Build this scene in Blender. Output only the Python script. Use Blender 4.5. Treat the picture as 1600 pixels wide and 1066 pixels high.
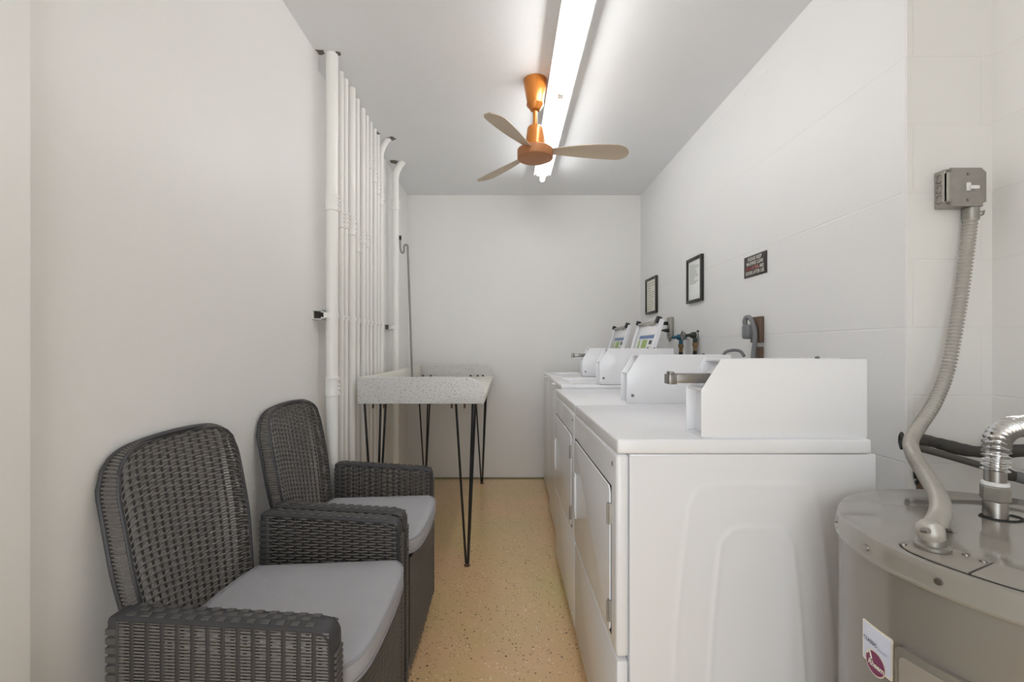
import bpy, bmesh, math, random
from mathutils import Vector, Matrix
random.seed(7)
C = bpy.context.scene.collection
for o in list(bpy.data.objects): bpy.data.objects.remove(o)
PI = math.pi
V = Vector
def R(a): return math.radians(a)
def lin(c):
    c = c/255.0
    return c/12.92 if c <= 0.04045 else ((c+0.055)/1.055)**2.4
def rgb(r, g, b): return (lin(r), lin(g), lin(b), 1.0)

# ------------------------------------------------------------------ camera
CAMZ = 1.14; F = 715.0; VX, VY = 790.5, 544.0
cam = bpy.data.cameras.new('camera')
cam.sensor_width = 36; cam.lens = 36*F/1600
cam.shift_x = (800-VX)/1600; cam.shift_y = (VY-533)/1600
cam.clip_start = 0.02
co = bpy.data.objects.new('camera', cam); C.objects.link(co)
co.location = (0, 0, CAMZ); co.rotation_euler = (PI/2, 0, 0)
bpy.context.scene.camera = co

# ------------------------------------------------------------------ light
sc = bpy.context.scene
sc.view_settings.view_transform = 'Standard'
sc.view_settings.look = 'None'
sc.view_settings.gamma = 1
sc.view_settings.use_curve_mapping = False
sc.view_settings.exposure = 0.06
sc.cycles.max_bounces = 14; sc.cycles.diffuse_bounces = 10
w = bpy.data.worlds.new('daylight'); sc.world = w; w.use_nodes = True
bg = w.node_tree.nodes['Background']
bg.inputs[0].default_value = (0.90, 0.96, 1.0, 1); bg.inputs[1].default_value = 3.6
TUBE_POWER = 20.5
# doorway behind the camera: a light portal only guides the sampling of the sky seen through it
pl = bpy.data.lights.new('doorway_portal', 'AREA'); pl.shape = 'RECTANGLE'; pl.size = 1.2; pl.size_y = 2.2
pl.cycles.is_portal = True
po = bpy.data.objects.new('doorway_portal', pl); C.objects.link(po)
po.location = (-0.2, -1.42, 1.1); po.rotation_euler = (PI/2, 0, 0)

# ------------------------------------------------------------------ materials
def new_mat(name):
    m = bpy.data.materials.new(name); m.use_nodes = True
    return m, m.node_tree.nodes, m.node_tree.links, m.node_tree.nodes['Principled BSDF']
def mat(name, col, rough=0.5, metal=0.0, bump=0.0, bscale=60, var=0.0, vscale=4, coat=0.0, spec=None):
    m, n, l, p = new_mat(name)
    p.inputs['Base Color'].default_value = col
    p.inputs['Roughness'].default_value = rough
    p.inputs['Metallic'].default_value = metal
    if coat: p.inputs['Coat Weight'].default_value = coat; p.inputs['Coat Roughness'].default_value = 0.06
    if spec is not None: p.inputs['Specular IOR Level'].default_value = spec
    tc = n.new('ShaderNodeTexCoord')
    if bump:
        t = n.new('ShaderNodeTexNoise'); t.inputs['Scale'].default_value = bscale; t.inputs['Detail'].default_value = 4
        b = n.new('ShaderNodeBump'); b.inputs['Strength'].default_value = bump; b.inputs['Distance'].default_value = 0.01
        l.new(tc.outputs['Object'], t.inputs['Vector'])
        l.new(t.outputs['Fac'], b.inputs['Height']); l.new(b.outputs['Normal'], p.inputs['Normal'])
    if var:
        t = n.new('ShaderNodeTexNoise'); t.inputs['Scale'].default_value = vscale; t.inputs['Detail'].default_value = 5
        l.new(tc.outputs['Object'], t.inputs['Vector'])
        mx = n.new('ShaderNodeMix'); mx.data_type = 'RGBA'
        mx.inputs['A'].default_value = tuple(c*(1-var) for c in col[:3])+(1,)
        mx.inputs['B'].default_value = tuple(min(1, c*(1+var)) for c in col[:3])+(1,)
        l.new(t.outputs['Fac'], mx.inputs['Factor']); l.new(mx.outputs['Result'], p.inputs['Base Color'])
    return m
def speckle_mat(name, base, layers, rough, bump=0.0, patch=None, coat=0.0):
    """base colour with sprinkled chips: layers = (scale, threshold, colour)"""
    m, n, l, p = new_mat(name)
    tc = n.new('ShaderNodeTexCoord'); cur = None
    r = n.new('ShaderNodeRGB'); r.outputs[0].default_value = base; cur = r.outputs[0]
    if patch:
        for (sca, lo, hi, pc) in patch:
            t = n.new('ShaderNodeTexNoise'); t.inputs['Scale'].default_value = sca; t.inputs['Detail'].default_value = 6
            l.new(tc.outputs['Object'], t.inputs['Vector'])
            mr = n.new('ShaderNodeMapRange'); mr.inputs['From Min'].default_value = lo; mr.inputs['From Max'].default_value = hi
            l.new(t.outputs['Fac'], mr.inputs['Value'])
            mx = n.new('ShaderNodeMix'); mx.data_type = 'RGBA'; l.new(mr.outputs[0], mx.inputs['Factor'])
            l.new(cur, mx.inputs['A']); mx.inputs['B'].default_value = pc; cur = mx.outputs['Result']
    for (sca, keep, thr, col) in layers:
        v = n.new('ShaderNodeTexVoronoi'); v.inputs['Scale'].default_value = sca
        l.new(tc.outputs['Object'], v.inputs['Vector'])
        sx = n.new('ShaderNodeSeparateColor'); l.new(v.outputs['Color'], sx.inputs[0])
        a = n.new('ShaderNodeMath'); a.operation = 'LESS_THAN'; a.inputs[1].default_value = keep; l.new(sx.outputs[0], a.inputs[0])
        b = n.new('ShaderNodeMath'); b.operation = 'LESS_THAN'; b.inputs[1].default_value = thr; l.new(v.outputs['Distance'], b.inputs[0])
        c = n.new('ShaderNodeMath'); c.operation = 'MULTIPLY'; l.new(a.outputs[0], c.inputs[0]); l.new(b.outputs[0], c.inputs[1])
        mx = n.new('ShaderNodeMix'); mx.data_type = 'RGBA'; l.new(c.outputs[0], mx.inputs['Factor'])
        l.new(cur, mx.inputs['A']); mx.inputs['B'].default_value = col; cur = mx.outputs['Result']
    l.new(cur, p.inputs['Base Color']); p.inputs['Roughness'].default_value = rough
    if coat: p.inputs['Coat Weight'].default_value = coat; p.inputs['Coat Roughness'].default_value = 0.12
    if bump:
        t = n.new('ShaderNodeTexNoise'); t.inputs['Scale'].default_value = 9; t.inputs['Detail'].default_value = 6
        l.new(tc.outputs['Object'], t.inputs['Vector'])
        bb = n.new('ShaderNodeBump'); bb.inputs['Strength'].default_value = bump; bb.inputs['Distance'].default_value = 0.01
        l.new(t.outputs['Fac'], bb.inputs['Height']); l.new(bb.outputs['Normal'], p.inputs['Normal'])
    return m
def wall_mat(name, col, rough, b1, b2, blocks=None):
    m, n, l, p = new_mat(name)
    tc = n.new('ShaderNodeTexCoord')
    t = n.new('ShaderNodeTexNoise'); t.inputs['Scale'].default_value = 55; t.inputs['Detail'].default_value = 5
    t2 = n.new('ShaderNodeTexNoise'); t2.inputs['Scale'].default_value = 3.2; t2.inputs['Detail'].default_value = 3
    for k in (t, t2): l.new(tc.outputs['Object'], k.inputs['Vector'])
    a = n.new('ShaderNodeMath'); a.operation = 'MULTIPLY'; a.inputs[1].default_value = b1; l.new(t.outputs['Fac'], a.inputs[0])
    b = n.new('ShaderNodeMath'); b.operation = 'MULTIPLY_ADD'; b.inputs[1].default_value = b2
    l.new(t2.outputs['Fac'], b.inputs[0]); l.new(a.outputs[0], b.inputs[2]); h = b.outputs[0]
    if blocks:
        mp = n.new('ShaderNodeMapping'); mp.inputs['Rotation'].default_value = blocks
        l.new(tc.outputs['Object'], mp.inputs['Vector'])
        br = n.new('ShaderNodeTexBrick'); br.inputs['Scale'].default_value = 1
        br.inputs['Brick Width'].default_value = 0.40; br.inputs['Row Height'].default_value = 0.20
        br.inputs['Mortar Size'].default_value = 0.004; br.inputs['Mortar Smooth'].default_value = 1.0
        l.new(mp.outputs[0], br.inputs['Vector'])
        c = n.new('ShaderNodeMath'); c.operation = 'MULTIPLY_ADD'; c.inputs[1].default_value = -0.10
        l.new(br.outputs['Fac'], c.inputs[0]); l.new(h, c.inputs[2]); h = c.outputs[0]
    bp = n.new('ShaderNodeBump'); bp.inputs['Strength'].default_value = 0.5; bp.inputs['Distance'].default_value = 0.02
    l.new(h, bp.inputs['Height']); l.new(bp.outputs['Normal'], p.inputs['Normal'])
    mx = n.new('ShaderNodeMix'); mx.data_type = 'RGBA'
    mx.inputs['A'].default_value = tuple(c*0.97 for c in col[:3])+(1,); mx.inputs['B'].default_value = col
    l.new(t2.outputs['Fac'], mx.inputs['Factor']); l.new(mx.outputs['Result'], p.inputs['Base Color'])
    p.inputs['Roughness'].default_value = rough
    return m
M = {}
WALL = rgb(236, 235, 233)
M['wall'] = wall_mat('painted_plaster', WALL, 0.38, 0.05, 0.25)
M['wallblock'] = wall_mat('painted_block', rgb(226, 226, 226), 0.45, 0.04, 0.10, (PI/2, 0, PI/2))
M['wallalcove'] = wall_mat('painted_block_alcove', WALL, 0.5, 0.04, 0.10, (PI/2, 0, 0))
M['ceiling'] = wall_mat('ceiling_paint', rgb(234, 235, 237), 0.55, 0.06, 0.2)
M['floor'] = speckle_mat('worn_terrazzo_paint', rgb(226, 188, 144),
    [(78, .08, .28, rgb(104, 78, 62)), (130, .14, .30, rgb(136, 102, 76)), (95, .07, .30, rgb(244, 234, 212)), (46, .05, .20, rgb(84, 64, 54)), (190, .16, .3, rgb(186, 148, 108))],
    0.30, 0.10, [(1.3, .40, .72, rgb(206, 190, 126)), (7, .55, .9, rgb(232, 196, 154))], coat=0.35)
M['greenedge'] = speckle_mat('old_green_floor_paint', rgb(124, 122, 92), [(60, .2, .3, rgb(150, 128, 84))], 0.4)
M['rawhole'] = mat('raw_plaster_hole', rgb(112, 106, 98), 0.9, var=.4, vscale=90)
M['trim'] = mat('door_frame_paint_lit', rgb(248, 247, 245), 0.35)  # door frame whiter than the walls: its stronger light is put into the colour
M['pipe'] = mat('white_pipe_paint', rgb(238, 237, 234), 0.4, bump=0.05, bscale=40)
M['terrazzo'] = speckle_mat('white_terrazzo', rgb(216, 215, 214),
    [(150, .28, .34, rgb(150, 146, 142)), (100, .07, .24, rgb(118, 108, 102)), (230, .3, .35, rgb(190, 188, 186))], 0.35)
M['terrazzo_in'] = mat('worn_white_inner_face', rgb(222, 220, 212), 0.4, var=.03)
M['black'] = mat('black_enamel', rgb(34, 34, 36), 0.35)
M['rust'] = mat('rust', rgb(92, 70, 56), 0.8, var=.3, vscale=60)
M['brass'] = mat('dull_brass', rgb(150, 128, 92), 0.35, 0.8)
M['chrome'] = mat('chrome', rgb(205, 205, 205), 0.14, 1.0)
M['polesteel'] = mat('worn_chrome_pole', rgb(146, 144, 140), 0.28, 0.6)
M['steel'] = mat('brushed_steel', rgb(150, 146, 142), 0.33, 1.0, var=.12, vscale=30)
M['galv'] = mat('galvanised_steel', rgb(166, 163, 157), 0.42, 0.85, var=.12, vscale=50)
M['galvlight'] = mat('grey_flexible_metal', rgb(182, 178, 171), 0.42, 0.35, var=.08, vscale=50)
M['white'] = mat('white_enamel', rgb(236, 237, 241), 0.30, coat=0.45)
M['whitematte'] = mat('white_plastic', rgb(234, 234, 234), 0.4)
M['gap'] = mat('dark_gap', rgb(40, 40, 40), 0.8)
M['wicker'] = mat('graphite_wicker', rgb(104, 99, 95), 0.42, bump=.1, bscale=300)
M['rib'] = mat('dark_rib', rgb(52, 50, 51), 0.5)
M['check'] = mat('graphite_check', rgb(82, 80, 79), 0.45)
M['wickerdark'] = mat('graphite_moulding', rgb(58, 57, 60), 0.45)
M['cushion'] = mat('grey_canvas', rgb(170, 170, 175), 0.9, bump=.25, bscale=500, var=.04, vscale=12)
M['piping'] = mat('grey_piping', rgb(152, 152, 156), 0.85)
M['copper'] = mat('burnt_orange_lacquer', rgb(190, 116, 42), 0.28, 0.35, coat=0.3)
M['copperdark'] = mat('burnt_orange_matte', rgb(172, 116, 74), 0.45, 0.2)
M['blade'] = mat('tan_blade_paint', rgb(196, 180, 160), 0.5)
M['taupe'] = mat('taupe_tank_enamel', rgb(128, 124, 117), 0.2, coat=0.4)
M['taupelid'] = mat('taupe_lid_enamel', rgb(140, 136, 128), 0.12, coat=0.6)
M['plate'] = mat('taupe_plate', rgb(150, 145, 137), 0.35)
M['rubber'] = mat('black_rubber', rgb(38, 38, 40), 0.6)
M['insul'] = mat('dark_pipe_wrap', rgb(72, 69, 66), 0.75, bump=.6, bscale=40)
M['darkpipe'] = mat('dark_painted_pipe', rgb(84, 80, 76), 0.5)
M['plug'] = mat('grey_plug', rgb(118, 119, 122), 0.5)
M['brown'] = mat('brown_box', rgb(104, 84, 70), 0.7, var=.2, vscale=30)
M['blueval'] = mat('blue_valve_paint', rgb(40, 92, 112), 0.45)
M['greenval'] = mat('dark_green_valve_paint', rgb(48, 58, 50), 0.5)
M['frame'] = mat('black_frame', rgb(36, 34, 32), 0.4)
M['paper'] = mat('white_paper', rgb(226, 230, 228), 0.25, var=.02)
M['paper2'] = mat('cream_paper', rgb(222, 222, 208), 0.3, var=.02)
M['ink'] = mat('grey_ink', rgb(150, 150, 146), 0.6)
M['signblack'] = mat('sign_black', rgb(44, 41, 38), 0.4)
M['signwhite'] = mat('sign_white', rgb(232, 232, 222), 0.5)
M['signred'] = mat('sign_red', rgb(176, 52, 48), 0.5)
M['signpink'] = mat('sign_pale_red', rgb(206, 130, 122), 0.5)
M['sticker'] = mat('sticker_paper', rgb(214, 220, 240), 0.3)
M['stickeredge'] = mat('sticker_border', rgb(234, 228, 214), 0.4)
M['purple'] = mat('logo_purple', rgb(122, 34, 84), 0.35)
M['darkgrey'] = mat('dark_grey_print', rgb(70, 72, 84), 0.5)
M['lightblue'] = mat('pale_blue_print', rgb(150, 165, 195), 0.5)
M['blue'] = mat('blue_print', rgb(84, 116, 166), 0.4)
M['green'] = mat('green_print', rgb(146, 172, 92), 0.4)
M['red'] = mat('red_wire', rgb(120, 60, 52), 0.5)
def emit(name, col, s):
    m, n, l, p = new_mat(name)
    p.inputs['Base Color'].default_value = (0.9, 0.9, 0.9, 1)
    p.inputs['Emission Color'].default_value = col; p.inputs['Emission Strength'].default_value = s
    return m
M['tube'] = emit('lit_tube', (1.0, 0.995, 0.98, 1), TUBE_POWER)

# ------------------------------------------------------------------ mesh helpers
def frame_of(d):
    d = d.normalized()
    a = V((0, 0, 1)) if abs(d.z) < 0.9 else V((1, 0, 0))
    u = d.cross(a).normalized()
    return u, d.cross(u).normalized()
class MB:
    def __init__(s): s.v = []; s.f = []
    def add(s, vs, fs):
        k = len(s.v); s.v += [V(p) for p in vs]; s.f += [tuple(i+k for i in f) for f in fs]; return s
    def bm(s, b):
        b.verts.index_update()
        return s.add([v.co.copy() for v in b.verts], [[v.index for v in f.verts] for f in b.faces])
    def box(s, x0, x1, y0, y1, z0, z1, bev=0.0, seg=2):
        b = bmesh.new(); bmesh.ops.create_cube(b, size=1)
        for v in b.verts: v.co = V((x0+(v.co.x+.5)*(x1-x0), y0+(v.co.y+.5)*(y1-y0), z0+(v.co.z+.5)*(z1-z0)))
        if bev: bmesh.ops.bevel(b, geom=b.edges[:], offset=bev, segments=seg, profile=0.5, affect='EDGES')
        s.bm(b); b.free(); return s
    def tube(s, pts, r, n=10, closed=False, caps=True):
        pts = [V(p) for p in pts]; N = len(pts); rs = r if isinstance(r, (list, tuple)) else [r]*N
        u = None; vs = []; fs = []
        for i, p in enumerate(pts):
            if closed: d = pts[(i+1) % N]-pts[i-1]
            else: d = pts[min(i+1, N-1)]-pts[max(i-1, 0)]
            d = d.normalized() if d.length > 1e-9 else V((0, 0, 1))
            if u is None: u, _ = frame_of(d)
            u = (u-d*u.dot(d)).normalized(); w_ = d.cross(u)
            for k in range(n):
                a = 2*PI*k/n; vs.append(p+(u*math.cos(a)+w_*math.sin(a))*rs[i])
        for i in range(N if closed else N-1):
            j = (i+1) % N
            for k in range(n):
                fs.append((i*n+k, i*n+(k+1) % n, j*n+(k+1) % n, j*n+k))
        if caps and not closed:
            fs.append(tuple(range(n))[::-1]); fs.append(tuple((N-1)*n+k for k in range(n)))
        return s.add(vs, fs)
    def cyl(s, p0, p1, r, r1=None, n=20): return s.tube([p0, p1], [r, r if r1 is None else r1], n)
    def lathe(s, prof, c, n=32, axis='z'):
        vs = []; fs = []; c = V(c)
        for (r, h) in prof:
            for k in range(n):
                a = 2*PI*k/n; x, y = r*math.cos(a), r*math.sin(a)
                q = {'z': (x, y, h), 'x': (h, x, y), 'y': (x, h, y)}[axis]
                vs.append(c+V(q))
        for i in range(len(prof)-1):
            for k in range(n): fs.append((i*n+k, i*n+(k+1) % n, (i+1)*n+(k+1) % n, (i+1)*n+k))
        if prof[0][0] > 1e-6: fs.append(tuple(range(n))[::-1])
        if prof[-1][0] > 1e-6: fs.append(tuple((len(prof)-1)*n+k for k in range(n)))
        return s.add(vs, fs)
    def prism(s, poly, f0, f1, bev=0.0):
        """poly of 2D points; f0/f1 map a 2D point to the two end faces"""
        n = len(poly)
        b = bmesh.new()
        A = [b.verts.new(f0(p)) for p in poly]; B = [b.verts.new(f1(p)) for p in poly]
        b.faces.new(A[::-1]); b.faces.new(B)
        for i in range(n): b.faces.new((A[i], A[(i+1) % n], B[(i+1) % n], B[i]))
        if bev:
            es = [e for e in b.edges if (e.verts[0] in A) == (e.verts[1] in A)]
            bmesh.ops.bevel(b, geom=es, offset=bev, segments=2, profile=0.5, affect='EDGES')
        bmesh.ops.recalc_face_normals(b, faces=b.faces[:])
        s.bm(b); b.free(); return s
    def grid(s, fn, nu, nv):
        vs = [fn(i/nu, j/nv) for j in range(nv+1) for i in range(nu+1)]
        fs = [(j*(nu+1)+i, j*(nu+1)+i+1, (j+1)*(nu+1)+i+1, (j+1)*(nu+1)+i) for j in range(nv) for i in range(nu)]
        return s.add(vs, fs)
    def build(s, name, m, parent=None, loc=None, ang=38, fix=True):
        o0 = wloc(parent) if parent else V(loc) if loc is not None else V((0, 0, 0))
        me = bpy.data.meshes.new(name)
        me.from_pydata([tuple(p-o0) for p in s.v], [], s.f)
        if fix:
            b = bmesh.new(); b.from_mesh(me); bmesh.ops.recalc_face_normals(b, faces=b.faces[:]); b.to_mesh(me); b.free()
        me.polygons.foreach_set('use_smooth', [True]*len(me.polygons))
        me.set_sharp_from_angle(angle=R(ang))
        me.materials.append(m if not isinstance(m, str) else M[m])
        o = bpy.data.objects.new(name, me); C.objects.link(o)
        if parent: o.parent = parent
        else: o.location = o0
        return o
def wloc(o):
    p = V((0, 0, 0))
    while o: p += o.location; o = o.parent
    return p
def tag(o, label, cat, group=None, kind=None):
    o['label'] = label; o['category'] = cat
    if group: o['group'] = group
    if kind: o['kind'] = kind
    return o
def thing(name, label, cat, loc, group=None):
    o = bpy.data.objects.new(name, None); o.empty_display_size = .05; C.objects.link(o); o.location = loc
    return tag(o, label, cat, group)
def struct(o): o['kind'] = 'structure'; return o
def stuff(o): o['kind'] = 'stuff'; return o
def kids(o): return [c for c in bpy.data.objects if c.parent == o]
def dup(root, loc, label=None):
    r = root.copy(); C.objects.link(r); r.location = loc
    if label: r['label'] = label
    for ch in kids(root):
        c = ch.copy(); C.objects.link(c); c.parent = r
        for g in kids(ch):
            d = g.copy(); C.objects.link(d); d.parent = c
    return r
def text(name, s, size, m, parent, org, xd, yd, bold=0.0, width=None, align='CENTER'):
    cu = bpy.data.curves.new(name, 'FONT'); cu.body = s; cu.size = size; cu.align_x = align; cu.align_y = 'CENTER'; cu.offset = bold
    cu.resolution_u = 2
    t = bpy.data.objects.new(name, cu)
    me = bpy.data.meshes.new_from_object(t); bpy.data.objects.remove(t)
    xs = [v.co.x for v in me.vertices]; k = 1.0
    if width: k = width/(max(xs)-min(xs))
    xd = V(xd).normalized(); yd = V(yd).normalized(); o0 = wloc(parent); org = V(org)
    for v in me.vertices: v.co = org+xd*(v.co.x*k)+yd*v.co.y-o0
    me.materials.clear(); me.materials.append(M[m])
    o = bpy.data.objects.new(name, me); C.objects.link(o); o.parent = parent
    return o
def spline(pts, n=8):
    pts = [V(p) for p in pts]; out = []
    for i in range(len(pts)-1):
        p0 = pts[max(i-1, 0)]; p1 = pts[i]; p2 = pts[i+1]; p3 = pts[min(i+2, len(pts)-1)]
        for k in range(n):
            t = k/n
            out.append(.5*((2*p1)+(p2-p0)*t+(2*p0-5*p1+4*p2-p3)*t*t+(3*p1-p0-3*p2+p3)*t**3))
    return out+[pts[-1]]
def resample(pts, step):
    out = [pts[0]]; acc = 0
    for a, b in zip(pts, pts[1:]):
        L = (b-a).length
        if L < 1e-9: continue
        t = step-acc
        while t <= L: out.append(a.lerp(b, t/L)); t += step
        acc = (acc+L) % step
    return out
def pt(px, py, y): return V(((px-VX)*y/F, y, CAMZ-(py-VY)*y/F))     # measured photo point at real depth y

# ------------------------------------------------------------------ room
XL, XR, YB, ZC = -.859, 1.178, 4.0, 2.477
XA, YA = 1.43, 1.35                       # alcove: side wall x, facing wall y
YR = -1.4
struct(MB().box(XL-.1, XA+.1, YR-.6, YB+.1, -.1, 0).build('floor', 'floor'))
struct(MB().box(XL-.1, XA+.1, YR-.1, YB+.1, ZC, ZC+.1).build('ceiling', 'ceiling'))
wl = MB().box(XL-.1, XL, YR, 2.093, 0, ZC); wl.box(XL-.1, XL-.045, 2.093, 3.04, 0, ZC); wl.box(XL-.1, XL, 3.04, YB+.1, 0, ZC)
struct(wl.build('wall_left', 'wall'))                    # the packed conduits stand in front of a shallow chase
struct(MB().box(XL, XR+.1, YB, YB+.1, 0, ZC).build('wall_back', 'wall'))
struct(MB().box(XR, XA+.1, YA, YB, 0, ZC).build('wall_right', 'wallblock'))
al = struct(MB().box(XR+.001, XA, YA-.004, YA, 0, ZC).build('wall_alcove', 'wallalcove'))
struct(MB().box(XA, XA+.1, YR, YA, 0, ZC).build('wall_alcove_side', 'wallalcove'))
rw = MB().box(XL, -.80, YR-.1, YR, 0, ZC); rw.box(.40, XA, YR-.1, YR, 0, ZC); rw.box(-.80, .40, YR-.1, YR, 2.2, ZC)
struct(rw.build('wall_rear', 'wall'))
struct(MB().box(XL, XL+.03, YR, .80, 0, ZC, .004).build('trim_1', 'trim'))
# green painted strip left at the foot of the back wall
struct(MB().box(XL, XR, YB-.012, YB-.0005, .0005, .010, .003).build('baseboard_back', 'greenedge'))
# broken plaster around pipes (dark raw recess rims)
def chip(name, pts, parent, depthdir, m='gap', th=.004):
    b = MB(); d = V(depthdir)*th
    b.prism(list(range(len(pts))), lambda i: V(pts[i]), lambda i: V(pts[i])+d)
    return b.build(name, m, parent)
# ------------------------------------------------------------------ hole in the alcove wall
yy = YA-.0045
hole = [pt(1432, 768, yy), pt(1431, 742, yy), pt(1438, 735, yy), pt(1447, 738, yy), pt(1449, 750, yy), pt(1459, 754, yy), pt(1461, 770, yy)]
chip('broken_plaster', hole, al, (0, -1, 0), 'brown', .003)
chip('broken_plaster', [pt(1429, 752, yy-.003), pt(1434, 750, yy-.003), pt(1436, 756, yy-.003), pt(1431, 758, yy-.003)], al, (0, -1, 0), 'gap', .002)
chip('broken_plaster', [pt(1427, 737, yy-.003), pt(1441, 735, yy-.003), pt(1442, 739, yy-.003), pt(1431, 742, yy-.003), pt(1431, 749, yy-.003), pt(1428, 748, yy-.003)], al, (0, -1, 0), 'gap', .002)

# ------------------------------------------------------------------ armchairs
def smooth(a, b, x):
    t = max(0, min(1, (x-a)/(b-a))); return t*t*(3-2*t)
def weave(mb, S, nr, nc, frac=.68, amp=.0035, rib=.34, rise=.0016, cols=False, rb=None):
    """real woven strands over the surface S(u,v): nr strands, nc ribs"""
    e = 1e-3
    def P(u, v, off):
        p = S(u, v); du = S(min(1, u+e), v)-S(max(0, u-e), v); dv = S(u, min(1, v+e))-S(u, max(0, v-e))
        return p+du.cross(dv).normalized()*off
    seg = nc*3 if cols else nc*2
    for j in range(nr):
        v = (j+.5)/nr; hv = frac/2/nr; vs = []; fs = []
        for i in range(seg+1):
            u = i/seg
            off = amp*math.sin(PI*(u*nc)+PI*j)
            if cols: off = amp*.3
            vs += [P(u, v-hv, off), P(u, v, off+rise), P(u, v+hv, off)]
        for i in range(seg):
            a = i*3; b_ = a+3
            fs += [(a, b_, b_+1, a+1), (a+1, b_+1, b_+2, a+2)]
        mb.add(vs, fs)
    if True:
        hu = rib/2/nc; m = 16
        for i in range(nc):
            u = i/nc if cols else (i+.5)/nc; vs = []; fs = []; d_ = amp*1.2 if cols else .0006
            for k in range(m+1):
                v = k/m; vs += [P(u-hu, v, -.0008+d_), P(u, v, .0012+d_), P(u+hu, v, -.0008+d_)]
            for k in range(m):
                a = k*3; b_ = a+3
                fs += [(a, a+1, b_+1, b_), (a+1, a+2, b_+2, b_+1)]
            (rb or mb).add(vs, fs)
    return mb

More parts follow.
